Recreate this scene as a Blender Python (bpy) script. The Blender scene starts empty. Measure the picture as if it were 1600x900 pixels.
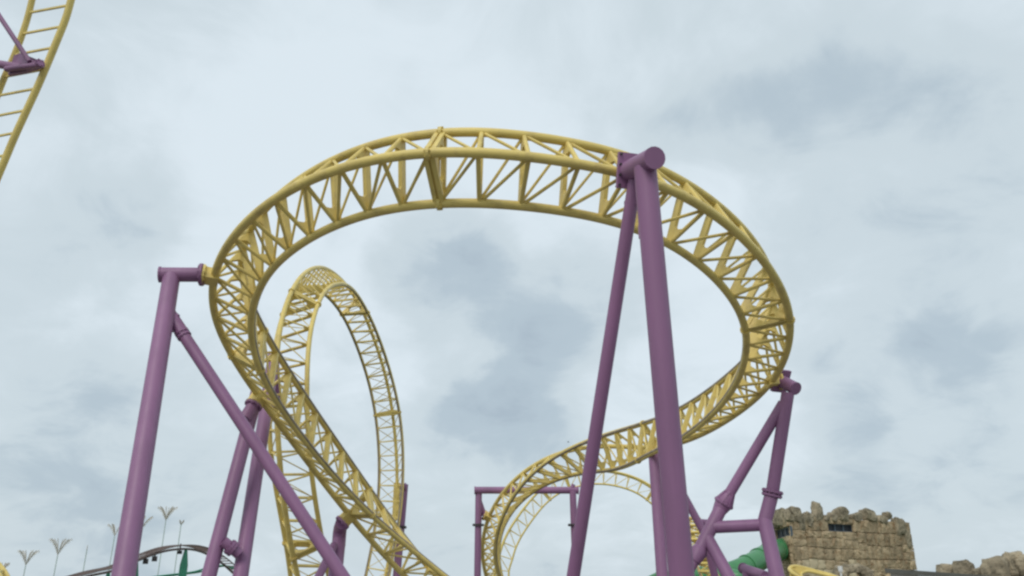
import bpy, bmesh, math, random
from math import sin, cos, pi, radians
from mathutils import Vector, Matrix, noise
C = bpy.context.scene.collection
SC = bpy.context.scene
random.seed(7)

# ------------------------------------------------------------------ camera
PITCH = radians(20.35)
FOC = 1232.0            # focal length in pixels of the 1600 px wide photograph
EYE = 1.6
cam = bpy.data.cameras.new('camera'); cam_o = bpy.data.objects.new('camera', cam); C.objects.link(cam_o)
cam.sensor_width = 36.0; cam.lens = 36.0 * FOC / 1600.0
cam.clip_start = 0.1; cam.clip_end = 6000
cam_o.location = (0, 0, EYE); cam_o.rotation_euler = (radians(90) + PITCH, 0, 0)
SC.camera = cam_o

def ray(px, py):
    u = (px - 800) / FOC; v = (py - 450) / FOC
    return Vector((u, cos(PITCH) + v * sin(PITCH), sin(PITCH) - v * cos(PITCH)))
def at(px, py, z):
    """world point seen at a photo pixel, z metres along the optical axis"""
    return Vector((0, 0, EYE)) + ray(px, py) * z

# ------------------------------------------------------------------ render look
SC.view_settings.view_transform = 'Standard'; SC.view_settings.look = 'None'
SC.view_settings.gamma = 1.0; SC.view_settings.exposure = 0.0
SC.render.engine = 'CYCLES'
SC.cycles.use_denoising = True
SC.cycles.max_bounces = 5; SC.cycles.diffuse_bounces = 3; SC.cycles.glossy_bounces = 3
SC.cycles.pixel_filter_type = 'BLACKMAN_HARRIS'; SC.cycles.filter_width = 2.5

# ------------------------------------------------------------------ world: overcast sky
SUN_EL, SUN_AZ = radians(44), radians(205)      # behind and a little to one side of the camera
W = bpy.data.worlds.new('World'); SC.world = W; W.use_nodes = True
nt = W.node_tree; nt.nodes.clear()
def N(t, tree, **kw):
    n = tree.nodes.new(t)
    for k, v in kw.items(): setattr(n, k, v)
    return n
def sky():
    L = nt.links.new
    out = N('ShaderNodeOutputWorld', nt)
    tc = N('ShaderNodeTexCoord', nt)
    def math_(op, a, b=None, c=None, clamp=False):
        n = N('ShaderNodeMath', nt, operation=op, use_clamp=clamp)
        for i, s in enumerate((a, b, c)):
            if s is None: continue
            if isinstance(s, (int, float)): n.inputs[i].default_value = s
            else: L(s, n.inputs[i])
        return n.outputs[0]
    def noise_(vec, scale, detail, rough, dist=0.0):
        n = N('ShaderNodeTexNoise', nt); L(vec, n.inputs['Vector'])
        n.inputs['Scale'].default_value = scale; n.inputs['Detail'].default_value = detail
        n.inputs['Roughness'].default_value = rough; n.inputs['Distortion'].default_value = dist
        return n
    gen = tc.outputs['Generated']
    sep = N('ShaderNodeSeparateXYZ', nt); L(gen, sep.inputs[0])
    zz = math_('ADD', math_('MAXIMUM', sep.outputs[2], 0.0), 0.42)
    cmb = N('ShaderNodeCombineXYZ', nt)
    L(math_('DIVIDE', sep.outputs[0], zz), cmb.inputs[0]); L(math_('DIVIDE', sep.outputs[1], zz), cmb.inputs[1])
    big = noise_(cmb.outputs[0], 1.9, 7, 0.56, 0.5)
    fine = noise_(cmb.outputs[0], 6.0, 6, 0.58, 0.6)
    # cloud masses: soft lobes at directions in the sky, their edges broken by noise
    warp = noise_(gen, 6.0, 5, 0.5)
    wv = N('ShaderNodeVectorMath', nt, operation='MULTIPLY_ADD')
    L(warp.outputs['Color'], wv.inputs[0]); wv.inputs[1].default_value = (0.19,) * 3
    sub = N('ShaderNodeVectorMath', nt, operation='SUBTRACT'); L(gen, sub.inputs[0]); sub.inputs[1].default_value = (0.095,) * 3
    L(sub.outputs[0], wv.inputs[2])
    total = None
    for (px, py, r, w) in SKY_LOBES:
        d = ray(px, py).normalized(); ang = r / FOC
        s = N('ShaderNodeVectorMath', nt, operation='DISTANCE'); L(wv.outputs[0], s.inputs[0]); s.inputs[1].default_value = d
        m = N('ShaderNodeMapRange', nt, interpolation_type='SMOOTHSTEP'); L(s.outputs['Value'], m.inputs[0])
        m.inputs[1].default_value = ang * 1.5; m.inputs[2].default_value = ang * 0.1
        m.inputs[3].default_value = 0.0; m.inputs[4].default_value = w * (.70 if w > 0 else .75)
        total = m.outputs[0] if total is None else math_('ADD', total, m.outputs[0])
    b = math_('MULTIPLY_ADD', big.outputs[0], 1.6, -0.8)
    f = math_('MULTIPLY_ADD', fine.outputs[0], 0.8, -0.4)
    t = math_('ADD', math_('ADD', math_('MULTIPLY', b, 0.65), math_('MULTIPLY', f, 0.95)), total)
    t = math_('ADD', t, 0.27, clamp=True)
    cr = N('ShaderNodeValToRGB', nt); L(t, cr.inputs[0])
    cr.color_ramp.interpolation = 'EASE'
    e = cr.color_ramp.elements
    e[0].position = 0.0; e[0].color = (0.755, 0.85, 0.915, 1)
    e[1].position = 1.0; e[1].color = (0.415, 0.505, 0.585, 1)
    x = e.new(0.45); x.color = (0.625, 0.72, 0.775, 1)
    x = e.new(0.75); x.color = (0.485, 0.585, 0.66, 1)
    bg = N('ShaderNodeBackground', nt); L(cr.outputs[0], bg.inputs[0]); bg.inputs[1].default_value = 1.0
    st = N('ShaderNodeTexSky', nt, sky_type='NISHITA', sun_disc=False)
    st.sun_elevation = SUN_EL; st.sun_rotation = SUN_AZ; st.dust_density = 3.0
    bs = N('ShaderNodeBackground', nt); L(st.outputs[0], bs.inputs[0]); bs.inputs[1].default_value = 0.10
    mx = N('ShaderNodeMixShader', nt); mx.inputs[0].default_value = 0.94
    L(bs.outputs[0], mx.inputs[1]); L(bg.outputs[0], mx.inputs[2]); L(mx.outputs[0], out.inputs[0])
# (photo x, photo y, radius, weight): positive = grey cloud, negative = bright gap
SKY_LOBES = [
 (700,425,90,.60),(760,480,90,.36),(845,500,95,.42),(930,480,90,.36),(1010,450,70,.15),(620,440,50,.15),
 (740,595,90,.36),(800,645,95,.36),(850,690,80,.30),(690,640,80,.18),(640,700,90,.15),
 (1050,195,80,.30),(1130,170,90,.30),(1230,150,110,.32),(1340,100,110,.30),(1450,150,160,.22),(1570,250,160,.26),(1300,260,140,.20),(1450,330,120,.15),
 (130,330,75,.30),(170,375,60,.25),(60,330,70,.2),(200,400,50,.15),
 (1400,590,90,.34),(1480,560,80,.28),(1320,620,80,.25),(1250,650,60,.2),(1560,570,90,.25),(1540,810,130,.34),(1420,760,110,.25),(1300,740,80,.15),
 (120,120,260,.20),(60,560,240,.15),(60,760,260,.20),(300,820,240,.16),(850,880,260,.20),(1100,20,160,.10),(1500,40,160,.10),(1350,450,160,.12),
 (430,320,260,-.30),(620,150,240,-.25),(900,330,150,-.25),(560,600,110,-.15),(1120,540,120,-.25),(1000,640,110,-.28),(1240,720,80,-.25),(1110,400,90,-.18),
 (830,90,160,-.15),(720,535,45,-.30),(250,480,150,-.15),(1470,690,110,-.22),(1330,530,70,-.18),(950,780,120,-.12),(300,180,140,-.12),(1420,50,70,-.15)]
sky()
sun = bpy.data.lights.new('sun', 'SUN'); sun.energy = 1.35; sun.angle = radians(25); sun.color = (1.0, 0.95, 0.87)
sun_o = bpy.data.objects.new('sun', sun); C.objects.link(sun_o)
sd = Vector((sin(SUN_AZ) * cos(SUN_EL), cos(SUN_AZ) * cos(SUN_EL), sin(SUN_EL)))
sun_o.rotation_euler = sd.to_track_quat('Z', 'Y').to_euler(); sun_o.location = (0, -20, 40)

# ------------------------------------------------------------------ materials
def mat(name, base, rough=0.5, var=0.12, vscale=3.0, stain=None, stain_amt=0.0, bump=0.0, bscale=20.0, metal=0.0, objvar=0.0, spec=0.5, streak=False):
    m = bpy.data.materials.new(name); m.use_nodes = True; t = m.node_tree; L = t.links.new
    p = t.nodes['Principled BSDF']; p.inputs['Roughness'].default_value = rough; p.inputs['Metallic'].default_value = metal
    p.inputs['Specular IOR Level'].default_value = spec
    geo = N('ShaderNodeNewGeometry', t); vec = geo.outputs['Position']
    if streak:
        mp = N('ShaderNodeMapping', t); mp.inputs['Scale'].default_value = (1, 1, 0.18); L(vec, mp.inputs[0]); vec = mp.outputs[0]
    n1 = N('ShaderNodeTexNoise', t); L(vec, n1.inputs['Vector']); n1.inputs['Scale'].default_value = vscale; n1.inputs['Detail'].default_value = 6
    hsv = N('ShaderNodeHueSaturation', t); hsv.inputs['Color'].default_value = (*base, 1)
    mr = N('ShaderNodeMapRange', t); L(n1.outputs[0], mr.inputs[0]); mr.inputs[1].default_value = .3; mr.inputs[2].default_value = .7
    mr.inputs[3].default_value = 1 - var; mr.inputs[4].default_value = 1 + var
    val = mr.outputs[0]
    if objvar:
        oi = N('ShaderNodeObjectInfo', t); m2 = N('ShaderNodeMath', t, operation='MULTIPLY_ADD'); L(oi.outputs['Random'], m2.inputs[0])
        m2.inputs[1].default_value = 2 * objvar; m2.inputs[2].default_value = 1 - objvar
        m3 = N('ShaderNodeMath', t, operation='MULTIPLY'); L(val, m3.inputs[0]); L(m2.outputs[0], m3.inputs[1]); val = m3.outputs[0]
    L(val, hsv.inputs['Value']); col = hsv.outputs[0]
    if stain:
        n2 = N('ShaderNodeTexNoise', t); L(vec, n2.inputs['Vector']); n2.inputs['Scale'].default_value = vscale * 1.9; n2.inputs['Detail'].default_value = 8; n2.inputs['Roughness'].default_value = .65
        r2 = N('ShaderNodeMapRange', t); L(n2.outputs[0], r2.inputs[0]); r2.inputs[1].default_value = .5; r2.inputs[2].default_value = .68; r2.inputs[3].default_value = 0; r2.inputs[4].default_value = stain_amt
        mx = N('ShaderNodeMix', t, data_type='RGBA'); L(r2.outputs[0], mx.inputs[0]); L(col, mx.inputs[6]); mx.inputs[7].default_value = (*stain, 1); col = mx.outputs[2]
    L(col, p.inputs['Base Color'])
    n3 = N('ShaderNodeTexNoise', t); L(geo.outputs['Position'], n3.inputs['Vector']); n3.inputs['Scale'].default_value = vscale * 4; n3.inputs['Detail'].default_value = 3
    rr = N('ShaderNodeMapRange', t); L(n3.outputs[0], rr.inputs[0]); rr.inputs[3].default_value = max(0, rough - .12); rr.inputs[4].default_value = min(1, rough + .12); L(rr.outputs[0], p.inputs['Roughness'])
    if bump:
        n4 = N('ShaderNodeTexNoise', t); L(geo.outputs['Position'], n4.inputs['Vector']); n4.inputs['Scale'].default_value = bscale; n4.inputs['Detail'].default_value = 6
        bp = N('ShaderNodeBump', t); bp.inputs['Strength'].default_value = bump; bp.inputs['Distance'].default_value = .12 if bump >= 1 else .04; L(n4.outputs[0], bp.inputs['Height']); L(bp.outputs[0], p.inputs['Normal'])
    return m
YEL = mat('yellow_paint', (.73, .565, .175), .5, .10, 1.6, stain=(.30, .20, .10), stain_amt=.35)
PUR = mat('purple_paint', (.270, .128, .246), .5, .15, .9, stain=(.17, .09, .16), stain_amt=.4, streak=True)
WEAR = mat('worn_rail_steel', (.28, .22, .155), .45, .25, 2.5, stain=(.10, .09, .085), stain_amt=.7)
DRK = mat('weathered_steel', (.05, .045, .045), .6, .2, 8)
GRN = mat('green_slide_plastic', (.065, .24, .095), .35, .10, 1.5, stain=(.03, .10, .07), stain_amt=.4)
GRNP = mat('green_post_paint', (.03, .22, .13), .45, .1, 2)
TRK = mat('brown_track_steel', (.16, .12, .11), .6, .15, 2)
STO = mat('carved_rock', (.43, .335, .215), .9, .34, 1.5, stain=(.24, .13, .055), stain_amt=.7, bump=1.0, bscale=7.0, objvar=.2, spec=.2)
PAL = mat('pale_plaster_rock', (.55, .46, .31), .9, .12, 1.2, stain=(.30, .19, .10), stain_amt=.4, bump=.6, bscale=4, objvar=.08, spec=.2)
BOU = mat('grey_boulder_rock', (.32, .27, .19), .9, .35, 2.5, stain=(.08, .075, .055), stain_amt=.8, bump=1.0, bscale=6, objvar=.15, spec=.2)
MOR = mat('dark_mortar', (.12, .08, .055), .95, .2, 3)
GLS = mat('dark_window_glass', (.012, .016, .024), .6, .1, 3)
FRM = mat('blue_grey_frame', (.07, .10, .13), .5, .1, 3)
ROOF = mat('grey_felt_roof', (.13, .13, .115), .9, .15, 1.5, bump=.3)
RWAL = mat('grey_render_wall', (.22, .21, .19), .9, .15, 1.0)
POLE = mat('pale_green_pole', (.42, .50, .46), .6, .1, 2)
FRND = mat('pale_brown_frond', (.50, .46, .40), .8, .15, 2)
PAVE = mat('grey_concrete_paving', (.19, .185, .17), .9, .2, .25, stain=(.10, .10, .09), stain_amt=.5, bump=.3, bscale=12)
GRAS = mat('mown_grass', (.06, .10, .03), .95, .3, .6, bump=.5, bscale=20)
WHT = mat('white_lamp_paint', (.7, .7, .68), .5, .05, 3)
BIRD = mat('dark_feathers', (.05, .05, .055), .8, .1, 3)

# ------------------------------------------------------------------ helpers
def link(name, me, m, parent=None, loc=(0, 0, 0)):
    o = bpy.data.objects.new(name, me); C.objects.link(o)
    if m and (not me.materials): me.materials.append(m)
    o.location = loc
    if parent: o.parent = parent
    return o
def tag(o, label=None, cat=None, group=None, kind=None):
    if label: o['label'] = label
    if cat: o['category'] = cat
    if group: o['group'] = group
    if kind: o['kind'] = kind
    return o
def thing(name, label, cat, loc, group=None):
    o = bpy.data.objects.new(name, None); C.objects.link(o); o.location = loc; o.empty_display_size = .3
    return tag(o, label, cat, group)
def mesh(name, v, f, smooth=False):
    me = bpy.data.meshes.new(name); me.from_pydata([tuple(x) for x in v], [], f); me.update()
    if smooth: me.polygons.foreach_set('use_smooth', [True] * len(me.polygons))
    return me
def sharp(me, deg=40):
    try: me.set_sharp_from_angle(angle=radians(deg))
    except Exception: pass
    return me
def cyl_mesh(name, n, r0=1.0, r1=1.0):
    v = []; f = []
    for i in range(n):
        a = 2 * pi * i / n; v.append((r0 * cos(a), r0 * sin(a), 0)); v.append((r1 * cos(a), r1 * sin(a), 1))
    for i in range(n):
        j = (i + 1) % n; f.append((2 * i, 2 * j, 2 * j + 1, 2 * i + 1))
    f.append(tuple(2 * i for i in range(n))[::-1]); f.append(tuple(2 * i + 1 for i in range(n)))
    return sharp(mesh(name, v, f, True))
def box_mesh(name):
    v = [(x, y, z) for z in (0, 1) for y in (-.5, .5) for x in (-.5, .5)]
    f = [(0, 2, 3, 1), (4, 5, 7, 6), (0, 1, 5, 4), (2, 6, 7, 3), (0, 4, 6, 2), (1, 3, 7, 5)]
    return mesh(name, v, f)
SHARED = {}
def shared(kind, m, n=8):
    key = (kind, m.name, n)
    if key not in SHARED:
        me = box_mesh('bar') if kind == 'box' else cyl_mesh('rod', n)
        me.materials.append(m); SHARED[key] = me
    return SHARED[key]
def orient(p, q, up=None):
    """matrix whose Z runs from p to q, Y as near up as may be"""
    z = (q - p); l = z.length; z = z / l
    u = Vector(up) if up is not None else Vector((0, 0, 1))
    x = u.cross(z)
    if x.length < 1e-4: x = Vector((1, 0, 0)).cross(z)
    x.normalize(); y = z.cross(x)
    return Matrix((x, y, z)).transposed(), l
def rod(name, p, q, r, m, parent, n=8):
    R, l = orient(p, q); o = link(name, shared('cyl', m, n), m, parent)
    org = parent.location if parent else Vector((0, 0, 0))
    o.matrix_basis = Matrix.LocRotScale(p - org, R.to_quaternion(), Vector((r, r, l)))
    return o
def bar(name, p, q, w, h, m, parent, up=None):
    """box bar: w across, h along 'up'"""
    R, l = orient(p, q, up); o = link(name, shared('box', m), m, parent)
    org = parent.location if parent else Vector((0, 0, 0))
    o.matrix_basis = Matrix.LocRotScale(p - org, R.to_quaternion(), Vector((w, h, l)))
    return o
def tube_mesh(name, pts, rad, n=12, caps=True):
    v = []; f = []; m = len(pts); X = None
    for i, p in enumerate(pts):
        t = (pts[min(i + 1, m - 1)] - pts[max(i - 1, 0)]).normalized()
        if X is None:
            X = t.orthogonal().normalized()
        X = (X - t * X.dot(t)).normalized(); Y = t.cross(X)
        r = rad[i] if isinstance(rad, (list, tuple)) else rad
        for j in range(n):
            a = 2 * pi * j / n; v.append(p + X * (r * cos(a)) + Y * (r * sin(a)))
    for i in range(m - 1):
        for j in range(n):
            k = (j + 1) % n; f.append((i * n + j, i * n + k, (i + 1) * n + k, (i + 1) * n + j))
    if caps:
        f.append(tuple(range(n))[::-1]); f.append(tuple((m - 1) * n + j for j in range(n)))
    return sharp(mesh(name, v, f, True), 50)
def tube(name, pts, rad, m, parent, n=12):
    org = parent.location.copy() if parent else Vector((0, 0, 0))
    return link(name, tube_mesh(name, [p - org for p in pts], rad, n), m, parent)
def catmull(P, sub):
    out = []; n = len(P)
    for i in range(n - 1):
        a = P[i - 1] if i else P[0] * 2 - P[1]; b = P[i]; c = P[i + 1]; d = P[i + 2] if i + 2 < n else P[-1] * 2 - P[-2]
        for s in range(sub):
            t = s / sub
            out.append(.5 * ((2 * b) + (c - a) * t + (2 * a - 5 * b + 4 * c - d) * t * t + (3 * b - a - 3 * c + d) * t ** 3))
    out.append(P[-1].copy()); return out
def merge(parts_v, parts_f, v, f):
    o = len(parts_v); parts_v.extend(v); parts_f.extend([tuple(i + o for i in g) for g in f])
def ring_flange(name, c, d, r, th, m, parent, bolts=0):
    """bolted collar: a disc round a tube with bolt heads"""
    d = d.normalized(); org = parent.location; v = []; f = []
    def disc(cc, rr, t, n):
        R, _ = orient(cc - d * t / 2, cc + d * t / 2); X = R.col[0]; Y = R.col[1]; vv = []; ff = []
        for s in (-1, 1):
            for i in range(n):
                a = 2 * pi * i / n; vv.append(cc - org + d * (s * t / 2) + X * rr * cos(a) + Y * rr * sin(a))
        for i in range(n):
            j = (i + 1) % n; ff.append((i, j, n + j, n + i))
        ff.append(tuple(range(n))[::-1]); ff.append(tuple(range(n, 2 * n))); merge(v, f, vv, ff)
    disc(c, r, th, 16)
    R, _ = orient(c, c + d)
    for i in range(bolts):
        a = 2 * pi * i / bolts; disc(c + (R.col[0] * cos(a) + R.col[1] * sin(a)) * (r * .82), r * .09 + .008, th * 1.9, 6)
    return link(name, mesh(name, v, f), m, parent)
def plate(name, pts, th, m, parent):
    """flat polygon with thickness"""
    org = parent.location; n = (pts[1] - pts[0]).cross(pts[2] - pts[0]).normalized() * (th / 2); k = len(pts)
    v = [p - org - n for p in pts] + [p - org + n for p in pts]
    f = [tuple(range(k))[::-1], tuple(range(k, 2 * k))] + [(i, (i + 1) % k, k + (i + 1) % k, k + i) for i in range(k)]
    return link(name, mesh(name, v, f), m, parent)

# ------------------------------------------------------------------ ground
def ground():
    n = 48; v = [(0, 0, 0)]; f = []; R = [4, 10, 20, 35, 55, 80, 120, 200, 400, 900, 2000, 5000]
    for r in R:
        for i in range(n):
            a = 2 * pi * i / n; v.append((r * cos(a), r * sin(a) , 0))
    for i in range(n): f.append((0, 1 + i, 1 + (i + 1) % n))
    for k in range(len(R) - 1):
        for i in range(n):
            j = (i + 1) % n; f.append((1 + k * n + i, 1 + (k + 1) * n + i, 1 + (k + 1) * n + j, 1 + k * n + j))
    tag(link('ground', mesh('ground', v, f), GRAS), kind='structure')
    v = []; f = []
    for y in range(-4, 9):
        for x in range(-5, 6):
            v.append((x * 6, y * 6, .004))
    for j in range(12):
        for i in range(10):
            a = j * 11 + i; f.append((a, a + 1, a + 12, a + 11))
    tag(link('pavement', mesh('pavement', v, f), PAVE), kind='structure')
ground()

# ------------------------------------------------------------------ truss track
MAIN_TURN = [
(-2.305,26.889,0.620,-2.205,27.629,1.268,-1.569,26.501,1.154),
(-2.899,26.543,1.146,-2.734,27.222,1.845,-2.149,26.087,1.599),
(-3.462,26.162,1.678,-3.223,26.769,2.423,-2.691,25.650,2.030),
(-3.988,25.745,2.218,-3.668,26.268,2.995,-3.202,25.187,2.446),
(-4.472,25.285,2.761,-4.068,25.720,3.552,-3.684,24.696,2.852),
(-4.912,24.774,3.299,-4.431,25.126,4.086,-4.130,24.172,3.255),
(-5.307,24.205,3.821,-4.763,24.490,4.593,-4.533,23.612,3.658),
(-5.660,23.581,4.322,-5.069,23.817,5.072,-4.895,23.014,4.063),
(-5.976,22.912,4.797,-5.350,23.114,5.528,-5.217,22.374,4.466),
(-6.259,22.207,5.245,-5.609,22.389,5.962,-5.502,21.699,4.865),
(-6.514,21.476,5.669,-5.845,21.654,6.377,-5.751,21.002,5.257),
(-6.739,20.731,6.072,-6.059,20.919,6.774,-5.962,20.297,5.637),
(-6.918,19.976,6.445,-6.243,20.187,7.151,-6.116,19.600,5.999),
(-7.029,19.214,6.780,-6.388,19.464,7.501,-6.193,18.929,6.336),
(-7.056,18.448,7.073,-6.475,18.745,7.821,-6.182,18.287,6.643),
(-6.985,17.680,7.326,-6.474,18.018,8.105,-6.088,17.665,6.914),
(-6.807,16.915,7.544,-6.358,17.276,8.349,-5.915,17.054,7.147),
(-6.523,16.157,7.732,-6.118,16.535,8.551,-5.663,16.439,7.337),
(-6.140,15.415,7.895,-5.749,15.813,8.712,-5.333,15.808,7.480),
(-5.663,14.696,8.035,-5.265,15.123,8.833,-4.924,15.167,7.580),
(-5.101,14.006,8.147,-4.698,14.468,8.923,-4.436,14.540,7.653),
(-4.465,13.358,8.228,-4.075,13.855,8.990,-3.872,13.953,7.711),
(-3.765,12.776,8.278,-3.411,13.308,9.033,-3.256,13.435,7.749),
(-3.015,12.288,8.300,-2.715,12.855,9.051,-2.613,13.013,7.764),
(-2.226,11.921,8.296,-1.999,12.518,9.048,-1.955,12.706,7.755),
(-1.406,11.695,8.274,-1.270,12.312,9.031,-1.276,12.524,7.737),
(-0.565,11.628,8.241,-0.537,12.247,9.007,-0.573,12.474,7.719),
(0.290,11.708,8.208,0.213,12.315,8.983,0.149,12.547,7.704),
(1.151,11.918,8.185,0.991,12.504,8.967,0.886,12.731,7.693),
(2.002,12.247,8.160,1.791,12.807,8.948,1.622,13.021,7.677),
(2.825,12.691,8.098,2.589,13.220,8.897,2.336,13.415,7.637),
(3.600,13.244,7.973,3.360,13.738,8.794,3.009,13.911,7.557),
(4.311,13.885,7.800,4.078,14.339,8.648,3.625,14.491,7.443),
(4.941,14.592,7.600,4.721,14.999,8.476,4.175,15.134,7.307),
(5.479,15.345,7.392,5.273,15.702,8.291,4.646,15.820,7.159),
(5.918,16.131,7.189,5.725,16.441,8.107,5.032,16.531,7.010),
(6.255,16.936,7.002,6.071,17.209,7.934,5.328,17.249,6.867),
(6.499,17.751,6.827,6.317,17.996,7.767,5.543,17.971,6.723),
(6.664,18.570,6.659,6.470,18.791,7.603,5.690,18.694,6.567),
(6.756,19.391,6.499,6.534,19.589,7.441,5.775,19.421,6.399),
(6.775,20.218,6.347,6.513,20.388,7.285,5.796,20.161,6.224),
(6.723,21.054,6.207,6.414,21.187,7.140,5.755,20.923,6.052),
(6.613,21.900,6.080,6.259,21.989,7.006,5.659,21.712,5.889),
(6.460,22.752,5.967,6.074,22.798,6.884,5.522,22.529,5.740),
(6.279,23.611,5.871,5.875,23.616,6.778,5.354,23.372,5.614),
(6.079,24.476,5.798,5.666,24.445,6.698,5.162,24.234,5.518),
(5.867,25.347,5.753,5.449,25.282,6.647,4.954,25.107,5.457),
(5.650,26.221,5.742,5.212,26.121,6.622,4.747,25.986,5.416),
(5.430,27.097,5.769,4.939,26.950,6.614,4.553,26.865,5.376),
(5.199,27.968,5.836,4.622,27.763,6.613,4.375,27.742,5.337),
(4.935,28.825,5.941,4.260,28.549,6.608,4.200,28.614,5.313),
(4.617,29.659,6.077,3.853,29.304,6.589,4.015,29.477,5.316),
(4.236,30.464,6.223,3.408,30.033,6.547,3.802,30.325,5.345),
(3.786,31.234,6.352,2.936,30.741,6.472,3.541,31.150,5.396),
(3.273,31.970,6.440,2.446,31.435,6.355,3.228,31.948,5.453),
(2.719,32.677,6.468,1.954,32.117,6.189,2.872,32.718,5.494),
(2.143,33.360,6.419,1.471,32.792,5.967,2.482,33.460,5.496),
(1.564,34.024,6.289,1.013,33.461,5.691,2.072,34.180,5.455),
(1.002,34.674,6.080,0.596,34.127,5.364,1.653,34.884,5.367),
(0.473,35.317,5.796,0.228,34.795,4.994,1.239,35.576,5.232),
(-0.010,35.961,5.445,-0.088,35.469,4.591,0.841,36.259,5.044),
(-0.434,36.614,5.039,-0.350,36.155,4.167,0.472,36.936,4.803),
(-0.789,37.280,4.591,-0.555,36.851,3.730,0.142,37.613,4.519),
(-1.065,37.962,4.118,-0.697,37.558,3.292,-0.135,38.293,4.203),
(-1.260,38.660,3.631,-0.776,38.274,2.859,-0.354,38.981,3.864),
(-1.378,39.372,3.140,-0.792,38.999,2.437,-0.514,39.681,3.508),
(-1.423,40.096,2.653,-0.749,39.730,2.029,-0.616,40.395,3.139),
(-1.401,40.827,2.172,-0.651,40.466,1.639,-0.665,41.121,2.762),
(-1.319,41.561,1.699,-0.504,41.203,1.270,-0.668,41.858,2.381),
(-1.182,42.295,1.238,-0.313,41.943,0.923,-0.630,42.602,1.998),
(-0.993,43.022,0.789,-0.082,42.687,0.600,-0.554,43.352,1.612),
(-0.753,43.741,0.357,0.186,43.437,0.302,-0.443,44.106,1.222),
]
NARROW_LOOP = [
(-6.563,27.849,0.077,-7.280,28.400,0.489,-5.989,28.440,0.633),
(-6.672,27.283,0.736,-7.287,27.910,1.199,-5.992,27.807,1.235),
(-6.774,26.739,1.414,-7.311,27.422,1.896,-6.027,27.215,1.866),
(-6.868,26.216,2.106,-7.359,26.936,2.582,-6.087,26.668,2.525),
(-6.951,25.718,2.809,-7.429,26.463,3.261,-6.163,26.176,3.205),
(-7.022,25.258,3.523,-7.509,26.021,3.933,-6.242,25.743,3.896),
(-7.080,24.849,4.249,-7.587,25.629,4.601,-6.314,25.377,4.586),
(-7.134,24.509,4.988,-7.654,25.310,5.264,-6.376,25.078,5.275),
(-7.196,24.257,5.741,-7.704,25.091,5.923,-6.428,24.846,5.961),
(-7.269,24.107,6.505,-7.741,24.978,6.574,-6.476,24.689,6.646),
(-7.348,24.071,7.273,-7.774,24.966,7.213,-6.525,24.626,7.330),
(-7.427,24.154,8.036,-7.813,25.047,7.836,-6.580,24.675,8.011),
(-7.497,24.359,8.784,-7.858,25.220,8.445,-6.636,24.843,8.678),
(-7.549,24.682,9.503,-7.907,25.486,9.041,-6.686,25.137,9.318),
(-7.584,25.115,10.183,-7.960,25.841,9.619,-6.729,25.547,9.918),
(-7.609,25.643,10.811,-8.016,26.281,10.168,-6.771,26.056,10.470),
(-7.633,26.250,11.377,-8.077,26.800,10.679,-6.819,26.644,10.965),
(-7.659,26.920,11.880,-8.141,27.386,11.147,-6.870,27.292,11.405),
(-7.689,27.634,12.324,-8.205,28.028,11.572,-6.925,27.985,11.795),
(-7.725,28.380,12.715,-8.266,28.716,11.952,-6.980,28.708,12.145),
(-7.768,29.146,13.063,-8.322,29.439,12.292,-7.034,29.449,12.467),
(-7.820,29.922,13.378,-8.370,30.187,12.594,-7.082,30.199,12.772),
(-7.871,30.710,13.661,-8.409,30.952,12.862,-7.124,30.955,13.054),
(-7.912,31.509,13.912,-8.439,31.726,13.098,-7.155,31.713,13.303),
(-7.934,32.321,14.126,-8.457,32.505,13.301,-7.173,32.471,13.505),
(-7.927,33.142,14.289,-8.458,33.285,13.462,-7.173,33.228,13.648),
(-7.883,33.970,14.389,-8.439,34.064,13.571,-7.151,33.977,13.718),
(-7.807,34.796,14.413,-8.397,34.833,13.615,-7.106,34.714,13.713),
(-7.702,35.609,14.350,-8.331,35.583,13.581,-7.040,35.427,13.633),
(-7.575,36.397,14.196,-8.241,36.306,13.462,-6.954,36.110,13.479),
(-7.438,37.145,13.951,-8.133,36.989,13.254,-6.851,36.755,13.255),
(-7.299,37.843,13.619,-8.011,37.623,12.959,-6.735,37.355,12.965),
(-7.153,38.483,13.210,-7.876,38.204,12.587,-6.608,37.907,12.613),
(-6.995,39.059,12.735,-7.731,38.730,12.153,-6.471,38.405,12.202),
(-6.830,39.570,12.202,-7.580,39.198,11.667,-6.328,38.851,11.737),
(-6.667,40.017,11.619,-7.430,39.602,11.136,-6.182,39.247,11.222),
(-6.517,40.402,10.992,-7.286,39.939,10.567,-6.036,39.597,10.664),
(-6.383,40.725,10.329,-7.154,40.218,9.964,-5.899,39.898,10.067),
(-6.266,40.989,9.638,-7.040,40.447,9.334,-5.779,40.148,9.433),
(-6.166,41.199,8.925,-6.947,40.636,8.679,-5.682,40.347,8.766),
(-6.081,41.364,8.195,-6.872,40.792,8.004,-5.606,40.501,8.072),
(-6.010,41.489,7.451,-6.816,40.923,7.310,-5.553,40.613,7.354),
(-5.956,41.581,6.691,-6.780,41.031,6.599,-5.524,40.691,6.614),
(-5.927,41.646,5.913,-6.768,41.117,5.871,-5.522,40.742,5.850),
(-5.927,41.687,5.117,-6.782,41.181,5.124,-5.549,40.770,5.065),
(-5.960,41.707,4.302,-6.826,41.224,4.357,-5.608,40.779,4.261),
(-6.027,41.707,3.471,-6.902,41.247,3.566,-5.699,40.770,3.440),
(-6.125,41.692,2.627,-7.004,41.250,2.756,-5.815,40.748,2.607),
(-6.246,41.665,1.777,-7.126,41.232,1.932,-5.944,40.719,1.766),
(-6.388,41.628,0.925,-7.263,41.192,1.097,-6.080,40.684,0.918),
(-6.548,41.583,0.071,-7.414,41.131,0.253,-6.223,40.644,0.066),
]

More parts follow.
